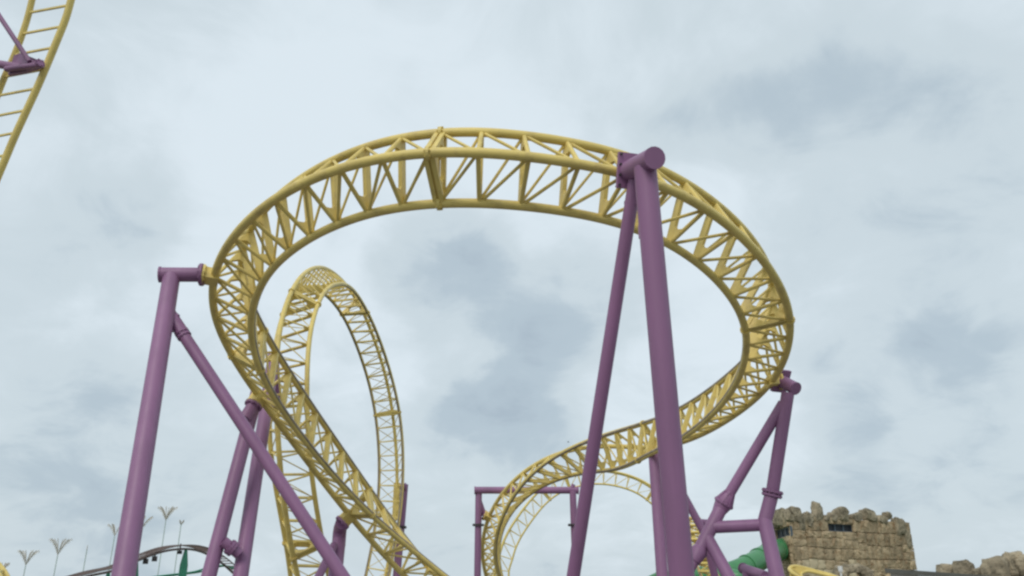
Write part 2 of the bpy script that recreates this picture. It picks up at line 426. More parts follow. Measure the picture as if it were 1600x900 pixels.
TILT = Matrix.Rotation(PITCH - radians(20.0), 3, 'X')
def split(rows):
    S = [Vector(r[0:3]) for r in rows]; T = [Vector(r[3:6]) for r in rows]; Lr = [Vector(r[6:9]) for r in rows]
    for Q in (S, T, Lr):
        for q in Q: q.xyz = TILT @ (q - Vector((0, 0, EYE))) + Vector((0, 0, EYE))
    return S, T, Lr
def truss_track(label, S, T, Lr, k0, joints, r_rail=.084, r_spine=.090, group=None, lace=1.0):
    """three tubes: a spine and two running rails, laced with ties, struts, diagonals and corner gussets"""
    n = len(S); mid = sum(S, Vector()) / n
    t = thing('coaster_track', label, 'coaster track', Vector((mid.x, mid.y, 0)), group)
    sub = 4
    tube('spine_tube', catmull(S, sub), r_spine, YEL, t)
    tube('running_rail', catmull(T, sub), r_rail, YEL, t)
    tube('running_rail', catmull(Lr, sub), r_rail, YEL, t)
    ST, SS, SL = catmull(T, sub), catmull(S, sub), catmull(Lr, sub)
    up = [((a + b) / 2 - s).normalized() for a, b, s in zip(ST, SL, SS)]
    for Q in (ST, SL): tube('wear_strip', [q + u * r_rail * .52 for q, u in zip(Q, up)], r_rail * .66, WEAR, t, 10)
    for i in range(n):
        k = k0 + i; s, a, b = S[i], T[i], Lr[i]
        j = min(i + 1, n - 1); h = max(i - 1, 0); d = ((T[j] + Lr[j]) - (T[h] + Lr[h])).normalized()
        nrm = d.cross(b - a).normalized()
        if k in joints:
            for off in (-.06, .06):
                o = d * off
                bar('cross_tie', a + o, b + o, .09, .09, YEL, t, up=nrm)
                bar('strut', s + o, a + o, .08, .08, YEL, t, up=d)
                bar('strut', s + o, b + o, .08, .08, YEL, t, up=d)
            for c, q in ((s, S), (a, T), (b, Lr)):
                ring_flange('joint_flange', c, q[j] - q[h], .120, .055, YEL, t, 6)
            for c, u, w in ((s, a, b), (a, b, s), (b, a, s)):
                e1 = (u - c).normalized(); e2 = (w - c).normalized()
                plate('gusset_plate', [c, c + e1 * .5, c + (e1 + e2) * .2, c + e2 * .5], .17, YEL, t)
        else:
            bar('cross_tie', a, b, .14 * lace, .082 * lace, YEL, t, up=d)
            rod('strut', s, a, .043 * lace, YEL, t); rod('strut', s, b, .043 * lace, YEL, t)
            for c, u in ((a, b), (b, a)):
                e1 = (u - c).normalized(); e2 = (s - c).normalized()
                plate('gusset_plate', [c, c + e1 * .46 * lace, c + (e1 + e2) * .17 * lace, c + e2 * .42 * lace], .075 * lace, YEL, t)
        if i + 1 < n:
            rod('diagonal_brace', b, S[j], .032 * lace ** 1.5, YEL, t, 6)
            rod('diagonal_brace', a, S[j], .032 * lace ** 1.5, YEL, t, 6)
            rod('diagonal_brace', b + (a - b) * .03, T[j], .028 * lace ** 1.5, YEL, t, 6)
    return t
mS, mT, mL = split(MAIN_TURN)
def spine(k): return mS[k + 29]
main_t = truss_track('large yellow banked turn of truss track sweeping overhead in a near full circle', mS, mT, mL, -29, (-16, -4, 7, 20, -24))
lS, lT, lL = split(NARROW_LOOP)
truss_track('narrow tall yellow vertical loop seen edge on behind the left side of the big turn', lS, lT, lL, -29, (-26, 0, 9, -14), .078, .084, lace=.68)

# far vertical loop, facing the camera
def far_loop():
    inner = [(142, 895), (137, 876), (129, 851), (116, 828), (100, 805), (84, 786), (66, 771), (45, 761), (22, 755), (0, 753)]
    zc = 58.0; px0 = 937
    pts = [(px0 - x, y) for x, y in inner] + [(px0 + x, y) for x, y in inner[-2::-1]]
    P = [at(x, y, zc) for x, y in pts]
    y0 = at(937, 830, zc).y
    for p in P: p.y = y0
    # let it reach the ground
    P = [Vector((P[0].x + .1, y0, .5))] + P + [Vector((P[-1].x - .1, y0, .5))]
    D = catmull(P, 8); s = [0]
    for a, b in zip(D, D[1:]): s.append(s[-1] + (b - a).length)
    m = int(s[-1] / .85); Lr = []
    for i in range(m + 1):
        t = s[-1] * i / m; k = max(j for j in range(len(s)) if s[j] <= t + 1e-9); k = min(k, len(s) - 2)
        Lr.append(D[k].lerp(D[k + 1], (t - s[k]) / (s[k + 1] - s[k])))
    S = []; T = []
    for i in range(m + 1):
        d = (Lr[min(i + 1, m)] - Lr[max(i - 1, 0)]).normalized(); nn = Vector((-d.z, 0, d.x))
        if nn.z < 0 and abs(d.x) > .5: nn = -nn
        c = Vector((at(937, 850, zc).x, y0, 3.0))
        if nn.dot(Lr[i] - c) < 0: nn = -nn
        T.append(Lr[i] + nn * 1.04 + Vector((0, .78, 0))); S.append(Lr[i] + nn * .97 + Vector((0, -.21, 0)))
    return truss_track('small distant yellow vertical loop seen face on beneath the right end of the big turn', S, T, Lr, 0, (9, m - 9, m // 2 - 2), .07, .08, lace=.66)
far_loop()

# short run of track low behind the right hand supports
def low_run():
    px = [(1123, 935), (1112, 905), (1101, 880), (1092, 855), (1086, 832), (1081, 810)]
    z = [32, 32.5, 33, 33.7, 34.5, 35.2]
    A = catmull([at(x + 12, y, q) for (x, y), q in zip(px, z)], 2)
    B = catmull([at(x - 14, y, q + .55) for (x, y), q in zip(px, z)], 2)
    S = [(a + b) / 2 + Vector((.45, .55, -.2)) for a, b in zip(A, B)]
    return truss_track('short bright yellow piece of truss track low behind the crossing purple braces', S, A, B, 0, (5,), .06, .065)
low_run()

# ladder like track at the upper left corner
def ladder_track():
    Lp = [(60, -60), (56, -28), (50, 0), (43, 28), (33, 59), (21, 90), (7, 121), (-8, 158), (-25, 197), (-42, 236), (-60, 275), (-86, 335)]
    Rp = [(121, -60), (117, -28), (111, 0), (102, 31), (88, 66), (74, 100), (59, 135), (41.5, 173), (24, 211), (8, 249), (-8, 287), (-34, 350)]
    t = thing('coaster_track', 'yellow ladder like track with plain rungs rising out of the upper left corner', 'coaster track', Vector((-10.5, 15, 0)))
    Rr = [at(x, y, 18.0 + (355 - y) * .002) for x, y in Rp]; Ll = [at(x, y, 18.9 + (355 - y) * .002) for x, y in Lp]
    g = Vector((-2.6, .8, -1)).normalized()
    a = catmull(Rr, 4); b = catmull(Ll, 4)
    # carry both rails on down to the ground, outside the picture
    a += [a[-1] + Vector((-.9, .3, -2.0)), a[-1] + Vector((-2.6, .6, -5.2)), Vector((a[-1].x - 4.6, a[-1].y + 1, .4))]
    b += [b[-1] + Vector((-.9, .3, -2.0)), b[-1] + Vector((-2.6, .6, -5.2)), Vector((b[-1].x - 4.6, b[-1].y + 1, .4))]
    tube('running_rail', a, .082, YEL, t); tube('running_rail', b, .075, YEL, t)
    rungs = []
    for yr in (-52, -22, 8, 41, 74, 108, 138, 172, 207, 242, 277, 310):
        for (xa, ya), (xb, yb) in zip(Rp, Rp[1:]):
            if ya <= yr < yb: xr = xa + (xb - xa) * (yr - ya) / (yb - ya)
        yl = yr + 12
        for (xa, ya), (xb, yb) in zip(Lp, Lp[1:]):
            if ya <= yl < yb: xl = xa + (xb - xa) * (yl - ya) / (yb - ya)
        rungs.append(((xl, yl), (xr, yr)))
    for (x0, y0), (x1, y1) in rungs:
        p = at(x0, y0, 18.9 + (355 - y0) * .002); q = at(x1, y1, 18.0 + (355 - y1) * .002)
        bar('cross_tie', p, q, .045, .045, YEL, t)
    s = thing('support_column', 'purple braces bolted to the ladder like track in the upper left corner', 'ride support', Vector((-13.5, 16.5, 0)), SUPG)
    A = at(22, 104, 18.9); B = at(66, 102, 18.45)
    plate('gusset_plate', [at(14, 118, 18.8), at(24, 88, 18.9), at(34, 84, 18.9), at(64, 96, 18.35), at(68, 103, 18.35), at(40, 114, 18.6)], .09, PUR, s)
    rod('brace', at(-170, -230, 19.6), at(46, 96, 18.4), .055, PUR, s, 12)
    rod('beam', at(-120, 82, 20), at(34, 106, 18.7), .10, PUR, s, 14)
    rod('beam', at(10, 108, 18.7), at(66, 101, 18.25), .07, PUR, s, 12)
    ring_flange('flange', at(62, 99, 18.2), Vector((.6, -.6, .2)), .10, .06, PUR, s, 6)
    m = at(-120, 82, 20); rod('leg', Vector((m.x, m.y, 0)), m + Vector((0, 0, 6)), .2, PUR, s, 16)
SUPG = 'purple steel ride supports'
ladder_track()

# ------------------------------------------------------------------ purple supports
def to_ground(p, q):
    t = p.z / (p.z - q.z); return p + (q - p) * t
def leg(p, q, r, par, name='leg', n=20, extend=True):
    e = to_ground(p, q) if extend and q.z < p.z else q
    return rod(name, p, e, r, PUR, par, n), e
def foot(e, r, par):
    ring_flange('base_plate', Vector((e.x, e.y, .06)), Vector((0, 0, 1)), r * 1.8, .1, PUR, par, 8)
def sup(label, k):
    return thing('support_column', label, 'ride support', Vector((k.x, k.y, 0)), SUPG)
def bracket(k, out, L1, track=main_t, S=mS, T=mT, Lr=mL):
    """yellow lug welded round the spine, reaching out to the support flange"""
    i = k + 29 if track is not None else k
    c = S[i]; d = (S[i + 1] - S[i - 1]).normalized(); o = (out - out.dot(d) * d).normalized()
    v = []; f = []
    bar('support_bracket', c - o * .10, c + o * L1, .26, .34, YEL, track, up=d)
    ring_flange('bracket_flange', c + o * (L1 + .02), o, .24, .05, YEL, track, 8)
    return c + o * (L1 + .045), o

# 1 near A frame
def near_frame():
    c, o = bracket(0, Vector((.25, -1, .18)), .22)
    end = at(1022, 247, 12.15); st = at(983, 267, 13.15)
    s = sup('nearest and tallest purple support, an inverted V with a round beam end at its top', end)
    rod('beam', st, end, .172, PUR, s, 28)
    ax = (end - st).normalized()
    ring_flange('end_cap', end + ax * .012, ax, .178, .03, PUR, s)
    # square bolted head plate
    R, _ = orient(st, st + ax); X = R.col[0]; Y = R.col[1]
    cc = st - ax * .02
    plate('head_plate', [cc + X * .20 + Y * .30, cc - X * .20 + Y * .30, cc - X * .20 - Y * .30, cc + X * .20 - Y * .30], .07, PUR, s)
    for i in range(4):
        for sx in (-1, 1):
            b = cc + X * (.165 * sx) + Y * (-.26 + .173 * i); rod('bolt', b - ax * .10, b + ax * .075, .022, DRK, s, 6)
    t0 = at(1008, 262, 12.45); l, e = leg(t0, at(1065, 900, 10.85), .178, s, n=32); foot(e, .178, s)
    t1 = at(992, 282, 13.05); l, e = leg(t1, at(895, 905, 13.2), .112, s, n=24); foot(e, .112, s)
    ring_flange('flange', at(989, 318, 13.1), t1 - e, .15, .05, PUR, s, 8)
    bar('brace', at(1000, 352, 12.7), at(1001, 372, 12.6), .06, .05, PUR, s)
near_frame()

# 2 left frame
def left_frame():
    c, o = bracket(-12, Vector((-1, -.1, 0)), .22)
    z = 17.2
    s = sup('leftmost purple support with a short horizontal arm and one slanting brace', at(262, 430, z))
    a = at(250, 429, z - .2); b = c
    rod('beam', a, b, .158, PUR, s, 24); ring_flange('end_cap', a, b - a, .175, .04, PUR, s)
    ring_flange('flange', b, b - a, .25, .06, PUR, s, 10)
    t0 = at(268, 432, z - .15); l, e = leg(t0, at(192, 905, 12.3), .178, s, n=28); foot(e, .178, s)
    q = at(266, 492, 16.4); m = at(288, 508, 16.3)
    l, e = leg(q, at(538, 905, 14.3), .120, s, 'brace', 22); foot(e, .12, s)
    d = (e - q).normalized(); ring_flange('flange', q + d * .50, d, .145, .06, PUR, s, 10); ring_flange('flange', q + d * .60, d, .145, .04, PUR, s, 10)
    rod('stub', q - d * .05, q + d * .5, .135, PUR, s, 20)
    plate('gusset_plate', [at(262, 478, 16.5), at(280, 492, 16.35), at(272, 520, 16.3), at(254, 512, 16.2)], .05, PUR, s)
left_frame()

# 3 pair of legs behind it
def left_pair():
    c, o = bracket(-18, Vector((-.05, .3, -.9)), .25)
    s = sup('pair of purple legs joined by a flanged tie behind the left slanting brace', at(400, 640, 21))
    ring_flange('flange', c, o, .24, .07, PUR, s, 8)
    top = c + o * .45; rod('beam', c, top, .17, PUR, s, 20)
    l, e = leg(at(402, 612, 21.2), at(325, 905, 18.3), .172, s, n=24); foot(e, .172, s)
    t2 = at(428, 556, 24.0); l, e2 = leg(t2, at(375, 905, 18.6), .182, s, n=24); foot(e2, .182, s)
    # arm reaching the narrow loop
    i = 9; a = lS[i]; rod('beam', t2, a, .15, PUR, s, 18); ring_flange('flange', a + (t2 - a).normalized() * .2, a - t2, .33, .14, PUR, s, 8)
    p = at(349, 846, 18.7); q = at(374, 866, 18.75); rod('tie_beam', p, q, .125, PUR, s, 18)
    d = (q - p).normalized()
    ring_flange('flange', p.lerp(q, .45), d, .185, .07, PUR, s, 10); ring_flange('flange', p.lerp(q, .60), d, .185, .05, PUR, s, 10)
left_pair()

# 4 elbow post under the descending track
def elbow_post():
    c, o = bracket(-24, Vector((-.55, -.1, -.8)), .25)
    s = sup('purple post with a bent elbow head under the descending left track', at(530, 830, 24))
    k = at(531, 827, 24.2)
    ring_flange('flange', c, o, .25, .07, PUR, s, 8)
    tube('elbow', [c, c.lerp(k, .5), c.lerp(k, .85), k + Vector((0, 0, -.12)), k + Vector((0, 0, -.5))], .205, PUR, s, 20)
    l, e = leg(k + Vector((0, 0, -.3)), at(523, 905, 23.0), .205, s, n=24); foot(e, .172, s)
    l, e = leg(at(522, 852, 23.6), at(496, 905, 22.2), .12, s, 'brace', 18); foot(e, .12, s)
elbow_post()

# 5 right frame
def right_frame():
    c, o = bracket(11, Vector((.9, -.15, .12)), .22)
    z = 20.4
    s = sup('right purple support of forking legs with flanges and a horizontal tie beside the castle', at(1225, 620, z))
    b = at(1243, 607, z - .3); ax = (b - c).normalized()
    rod('beam', c, b, .165, PUR, s, 24); ring_flange('end_cap', b, ax, .172, .03, PUR, s)
    R, _ = orient(c, c + ax); X = R.col[0]; Y = R.col[1]
    plate('head_plate', [c + X * .22 + Y * .30, c - X * .22 + Y * .30, c - X * .22 - Y * .30, c + X * .22 - Y * .30], .10, PUR, s)
    t = at(1231, 614, z - .2); f1 = at(1207, 768, z - .7); k = at(1194, 818, 19.4)
    rod('leg', t, f1, .160, PUR, s, 24); rod('leg', f1, k, .17, PUR, s, 24)
    ring_flange('flange', f1, t - f1, .262, .05, PUR, s, 12); ring_flange('flange', f1 - (t - f1).normalized() * .09, t - f1, .25, .05, PUR, s, 12)
    l, e = leg(k + (f1 - k).normalized() * .05, at(1215, 905, 18.2), .175, s, n=24); foot(e, .175, s)
    q = at(1224, 630, z - .2); m = at(1131, 786, 20.0)
    rod('brace', q, m, .135, PUR, s, 22)
    d = (m - q).normalized(); ring_flange('flange', m, d, .26, .05, PUR, s, 12)
    # ribbed flared collar
    tube('collar', [m - d * .25, m - d * .02, m + d * .28], [.14, .235, .16], PUR, s, 20)
    for i in range(8):
        R, _ = orient(m, m + d); a = 2 * pi * i / 8; ro = R.col[0] * cos(a) + R.col[1] * sin(a)
        plate('rib', [m - d * .34 + ro * .13, m + ro * .25, m + ro * .10], .03, PUR, s)
    m2 = at(1092, 862, 19.4); d2 = (m2 - m).normalized()
    rod('brace', m + d * .1, m2, .165, PUR, s, 22)
    tube('collar', [m2 - d2 * .10, m2, m2 + d2 * .28], [.17, .215, .15], PUR, s, 20)
    l, e = leg(m2, m2 + d2 * 1, .125, s, 'brace', 20); foot(e, .125, s)
    rod('tie_beam', at(1113, 824, 19.7), at(1194, 820, 19.4), .148, PUR, s, 22)
    l, e = leg(at(1104, 838, 19.6), at(1141, 905, 18.6), .150, s, n=22); foot(e, .15, s)
right_frame()

# 6 post behind the near frame
def hidden_post():
    c, o = bracket(19, Vector((.1, -.35, -.9)), .22)
    s = sup('purple post close behind the tall near leg, with a thin brace running down right', at(1025, 715, 26.5))
    ring_flange('flange', c, o, .24, .07, PUR, s, 8)
    t = at(1022, 716, 26.4); rod('beam', c, t, .17, PUR, s, 18)
    l, e = leg(t + Vector((0, 0, .1)), at(1035, 905, 24.5), .182, s, n=22); foot(e, .182, s)
    l, e = leg(at(1040, 722, 26.2), at(1103, 838, 25.4), .125, s, 'brace', 18, extend=False)
    l, e = leg(at(1101, 834, 25.4), at(1118, 905, 25.3), .125, s, 'brace', 18); foot(e, .12, s)
    rod('stub', at(1092, 816, 25.7), at(1106, 817, 25.7), .11, PUR, s, 14)
hidden_post()

# 7 portal frame
def portal():
    z = 36.6
    s = sup('purple goalpost shaped portal frame standing behind the lower right track', at(820, 766, z))
    a = at(742, 766, z); b = at(903, 766, z + .25)
    rod('beam', a, b, .16, PUR, s, 20)
    for p in (a, b): ring_flange('end_cap', p, b - a, .185, .05, PUR, s)
    for px in (748, 895):
        t = at(px, 767, z + .1); g = Vector((t.x + (0 if px < 800 else .05), t.y, 0)); rod('leg', g, t, .155, PUR, s, 20); foot(g, .16, s)
        f = at(px, 820, z * .985); f.x = t.x; f.y = t.y; ring_flange('flange', f, Vector((0, 0, 1)), .27, .06, DRK, s, 10)
    c, o = bracket(34, Vector((-1, .1, .25)), .2)
    rod('brace', at(748, 781, z), c, .13, PUR, s, 16); ring_flange('flange', c, o, .22, .06, PUR, s, 8)
    rod('stub', at(893, 766, z + .2), at(896, 757, z + .3), .1, PUR, s, 10)
portal()

# 8 post behind the narrow loop
def loop_post():
    s = sup('slim purple post rising just behind the right side of the narrow loop', at(628, 760, 42))
    i = 29 + 14; c = lS[i]
    t = at(629, 760, 41.6); t.y = c.y + .55
    a = at(634, 757, 41.6); a = Vector((a.x * t.y / a.y, t.y, (a.z - EYE) * t.y / a.y + EYE))
    rod('beam', c, Vector((a.x - .05, t.y + .1, c.z)), .16, PUR, s, 18)
    ring_flange('end_cap', Vector((a.x - .03, t.y, c.z)), Vector((1, .3, 0)), .22, .06, PUR, s)
    g = at(622, 905, 40); p0 = Vector((a.x - .08, t.y + .1, c.z + .15)); e = Vector((p0.x - .25, p0.y, 0))
    rod('leg', e, p0, .2, PUR, s, 22); foot(e, .2, s)
    m = e.lerp(p0, .66); ring_flange('flange', m, p0 - e, .30, .07, DRK, s, 10)
    bar('support_bracket', c + Vector((0, 0, -1.7)), c + Vector((0, 0, .15)), .22, .3, YEL, s)
loop_post()

# 9 low support in front of the castle
def low_support():
    s = sup('low purple strut and stub between the green tube slide and the right legs', at(1170, 900, 20))
    a = at(1161, 888, 20.4); b = at(1196, 900, 19.2); rod('beam', a, b, .12, PUR, s, 16)
    ring_flange('end_cap', a, b - a, .14, .03, PUR, s)
    c = at(1168, 893, 20.1); g = Vector((c.x, c.y, 0)); rod('leg', g, c, .14, PUR, s, 16); foot(g, .14, s)
    e = b + (b - a) * .2; rod('beam', b, Vector((e.x, e.y, 0)), .12, PUR, s, 16)
low_support()

# ------------------------------------------------------------------ castle tower
def rock_mesh(name, seed, sub=2, rough=.22, box=0.0, cut=True):
    bm = bmesh.new(); bmesh.ops.create_icosphere(bm, subdivisions=sub, radius=1)
    off = Vector((seed * 3.1, seed * 1.7, seed * .9))
    for v in bm.verts:
        c = v.co.copy(); m = max(abs(c.x), abs(c.y), abs(c.z)); c = c.lerp(c / m * .86, box)
        c *= 1 + rough * (noise.noise(c * 1.1 + off)) + rough * .5 * noise.noise(c * 2.7 + off)
        v.co = c
    me = bpy.data.meshes.new(name); bm.to_mesh(me); bm.free()
    me.polygons.foreach_set('use_smooth', [True] * len(me.polygons)); sharp(me, 38)
    return me
BOULD = [rock_mesh('boulder', i, 3, .26, .62) for i in range(7)]
def block_mesh(seed):
    bm = bmesh.new(); bmesh.ops.create_cube(bm, size=1)
    bmesh.ops.subdivide_edges(bm, edges=bm.edges[:], cuts=3, use_grid_fill=True)
    off = Vector((seed * 2.3, seed, seed * .7))
    for v in bm.verts:
        c = v.co; m = sum(1 for a in c if abs(abs(a) - .5) < 1e-4)
        if m >= 2: v.co = c * .95
        if c.y < -.4: v.co = v.co + Vector((0, -.20 * noise.noise(c * 2.6 + off) - .14 * noise.noise(c * 6 + off) - (.07 if m == 1 else 0), 0))
        v.co.x += .04 * noise.noise(c * 3 + off * 2); v.co.z += .04 * noise.noise(c * 3 + off * 3)
    me = bpy.data.meshes.new('stone_block'); bm.to_mesh(me); bm.free(); return me
BLOCK = [block_mesh(i) for i in range(6)]
for me in BLOCK: me.materials.append(STO)
BLOCKP = [m.copy() for m in BLOCK[:2]]
for me in BLOCKP: me.materials.clear(); me.materials.append(PAL)
for i, me in enumerate(BOULD): me.materials.append(BOU)
def castle():
    P0 = at(1243, 898, 50.0); P1 = at(1431, 898, 56.0); PL = at(1214, 898, 56.5)
    A = Vector((P0.x, P0.y, 0)); B = Vector((P1.x, P1.y, 0)); Lf = Vector((PL.x, PL.y, 0))
    top_a = at(1243, 806, 50.0).z; top_b = at(1425, 812, 56).z; H = (top_a + top_b) / 2
    t = thing('castle_tower', 'square sand brown rockwork castle tower with a crown of boulders and slit windows', 'castle', A)
    ux = (B - A).normalized(); wlen = (B - A).length; ul = (Lf - A).normalized(); llen = (Lf - A).length
    nf = Vector((ux.y, -ux.x, 0)); nl = Vector((-ul.y, ul.x, 0))
    if nl.x > 0: nl = -nl
    # core behind the stones, with the window recess left open by setting the panes proud of it
    D = B + ul * llen; cv = [A, B, D, Lf]; cen = (A + D) / 2
    cv = [c.lerp(cen, .035) for c in cv]
    v = [c - A for c in cv] + [c - A + Vector((0, 0, H - .12)) for c in cv]
    link('core_wall', mesh('core_wall', v, [(0, 1, 5, 4), (1, 2, 6, 5), (2, 3, 7, 6), (3, 0, 4, 7), (4, 5, 6, 7)]), MOR, t)
    def pix_s(px, base, u, ln, zc):      # distance along a face for a photo column
        r = ray(px, 870); # intersect with vertical plane through base along u
        nx = Vector((u.y, -u.x, 0)); k = (base).dot(nx) / Vector((r.x, r.y, 0)).dot(nx); q = Vector((r.x, r.y, 0)) * k
        return (q - base).dot(u), q.length / Vector((r.x, r.y, 0)).length
    wins = []
    for (face, xa, xb, ya, yb) in (('f', 1297, 1337, 818, 830), ('l', 1219, 1240, 825, 839)):
        base, u, ln = (A, ux, wlen) if face == 'f' else (A, ul, llen)
        s0, k0 = pix_s(xa, base, u, ln, 50); s1, k1 = pix_s(xb, base, u, ln, 50); s0, s1 = min(s0, s1), max(s0, s1)
        kk = (k0 + k1) / 2; z1 = EYE + ray(xa, ya).z * kk; z0 = EYE + ray(xa, yb).z * kk
        wins.append((face, s0, s1, z0, z1))
    rnd = random.Random(11)
    def masonry(x0, x1, z0, z1, out):
        w, h = x1 - x0, z1 - z0
        if w * h < .85 and w < 1.5 and h < .95 or (w < .75 and h < .75): out.append((x0, x1, z0, z1)); return
        if w / h > rnd.uniform(.8, 1.7): m = x0 + w * rnd.uniform(.36, .64); masonry(x0, m, z0, z1, out); masonry(m, x1, z0, z1, out)
        else: m = z0 + h * rnd.uniform(.36, .64); masonry(x0, x1, z0, m, out); masonry(x0, x1, m, z1, out)
    for face, base, u, nn, ln in (('f', A, ux, nf, wlen), ('l', A, ul, nl, llen)):
        wn = [w for w in wins if w[0] == face][0]; _, s0, s1, w0, w1 = wn; segs = []
        for reg in ((0, ln, 0, w0), (0, s0, w0, H), (s1, ln, w0, H), (s0, s1, w1, H)):
            if reg[1] - reg[0] > .05 and reg[3] - reg[2] > .05: masonry(*reg, segs)
        for (a, b, c, d) in segs:
            xm = (a + b) / 2
            pale = face == 'f' and ((xm - 1.9) ** 2 / 2.1 ** 2 + (c + .1) ** 2 / 2.9 ** 2 < 1 and xm > .7 or 5.0 < xm < 6.1 and 1.3 < c < 2.6 or (xm > 4 and xm < 9 and c < 1.9 and rnd.random() < .35))
            me = rnd.choice(BLOCKP if pale else BLOCK)
            dep = .30 + rnd.uniform(-.03, .06)
            o = bpy.data.objects.new('stone_block', me); C.objects.link(o); o.parent = t
            R = Matrix((u, -nn, Vector((0, 0, 1)))).transposed()
            q = R.to_quaternion() if R.determinant() > 0 else Matrix((-u, -nn, Vector((0, 0, 1)))).transposed().to_quaternion()
            lean = Matrix.Rotation(rnd.uniform(-.02, .02), 3, 'Y').to_quaternion()
            o.matrix_basis = Matrix.LocRotScale(base - A + u * xm + nn * .02 + Vector((0, 0, (c + d) / 2)), q @ lean, Vector(((b - a) * .985, dep, (d - c) * .985)))
    # windows
    for (face, s0, s1, z0, z1) in wins:
        base, u, nn = (A, ux, nf) if face == 'f' else (A, ul, nl)
        o = base + nn * .03 - nn * .08
        th = .09
        c = [o + u * s0 + Vector((0, 0, z0)), o + u * s1 + Vector((0, 0, z0)), o + u * s1 + Vector((0, 0, z1)), o + u * s0 + Vector((0, 0, z1))]
        org = t.location; fr = thing_part('window', t)
        def fbar(p, q, w=.1): 
            ob = bar('frame', p, q, .12, w, FRM, t, up=(q - p).cross(nn)); ob.parent = fr; return ob
        fbar(c[0], c[1]); fbar(c[3], c[2]); fbar(c[0], c[3]); fbar(c[1], c[2])
        for i in (1, 2):
            fbar(c[0].lerp(c[1], i / 3), c[3].lerp(c[2], i / 3), .09)
        for i in range(3):
            a = c[0].lerp(c[1], i / 3); b = c[0].lerp(c[1], (i + 1) / 3); d = c[3].lerp(c[2], (i + 1) / 3); e = c[3].lerp(c[2], i / 3)
            ob = plate('pane', [a - nn * .02, b - nn * .02, d - nn * .02, e - nn * .02], .02, GLS, t); ob.parent = fr
    # boulders along the crown: photo column, top, width, height
    crown = [(1249, 790, 26, 24), (1262, 801, 13, 12), (1285, 784, 20, 29), (1270, 799, 16, 16), (1308, 800, 14, 14), (1322, 791, 27, 22), (1345, 800, 22, 13), (1366, 794, 27, 18),
             (1385, 804, 22, 13), (1396, 798, 14, 12), (1411, 808, 24, 26), (1420, 826, 15, 30), (1255, 806, 16, 22), (1268, 810, 12, 12), (1240, 797, 13, 16), (1296, 803, 14, 10)]
    for n_, (px, py, w, h) in enumerate(crown):
        s0, k0 = pix_s(px, A, ux, wlen, 50); zc = EYE + ray(px, py + h / 2).z * k0
        sx = w / FOC * k0 * .56; sz = h / FOC * k0 * .56
        o = bpy.data.objects.new('boulder', BOULD[n_ % 7]); C.objects.link(o); o.parent = t
        o.matrix_basis = Matrix.LocRotScale(ux * s0 + nf * .02 + Vector((0, 0, zc)), (Matrix((ux, -nf, Vector((0, 0, 1)))).transposed() @ Matrix.Rotation(rnd.uniform(-.25, .25), 3, 'Y')).to_quaternion(), Vector((sx, max(.30, sx * .6), sz)))
    for n_, (px, py, w, h) in enumerate([(1232, 793, 11, 26), (1221, 800, 10, 22), (1226, 808, 18, 16), (1215, 806, 9, 20)]):
        s0, k0 = pix_s(px, A, ul, llen, 50); zc = EYE + ray(px, py + h / 2).z * k0
        o = bpy.data.objects.new('boulder', BOULD[(n_ + 3) % 7]); C.objects.link(o); o.parent = t
        o.matrix_basis = Matrix.LocRotScale(ul * s0 + nl * .1 + Vector((0, 0, zc)), Matrix.Rotation(.3, 3, 'Z').to_quaternion(), Vector((w / FOC * k0 * .75, .7, h / FOC * k0 * .55)))
    # back parapet lumps so the crown closes on the far sides
    for i in range(14):
        f = i / 13; p = (D.lerp(B, f) if i < 7 else Lf.lerp(D, (i - 7) / 6)) - A
        o = bpy.data.objects.new('boulder', BOULD[i % 7]); C.objects.link(o); o.parent = t
        o.matrix_basis = Matrix.LocRotScale(p.lerp(cen - A, .05) + Vector((0, 0, H - .1)), Matrix.Rotation(i, 3, 'Z').to_quaternion(), Vector((.5, .45, .28)))
    link('roof_deck', mesh('roof_deck', [c.lerp(cen, .04) - A + Vector((0, 0, H - .1)) for c in (A, B, D, Lf)], [(0, 1, 2, 3)]), MOR, t)
    return t
def thing_part(name, par):
    """an empty that is a part: carries sub parts"""
    o = bpy.data.objects.new(name, None); C.objects.link(o); o.parent = par; o.empty_display_size = .2; return o
castle()

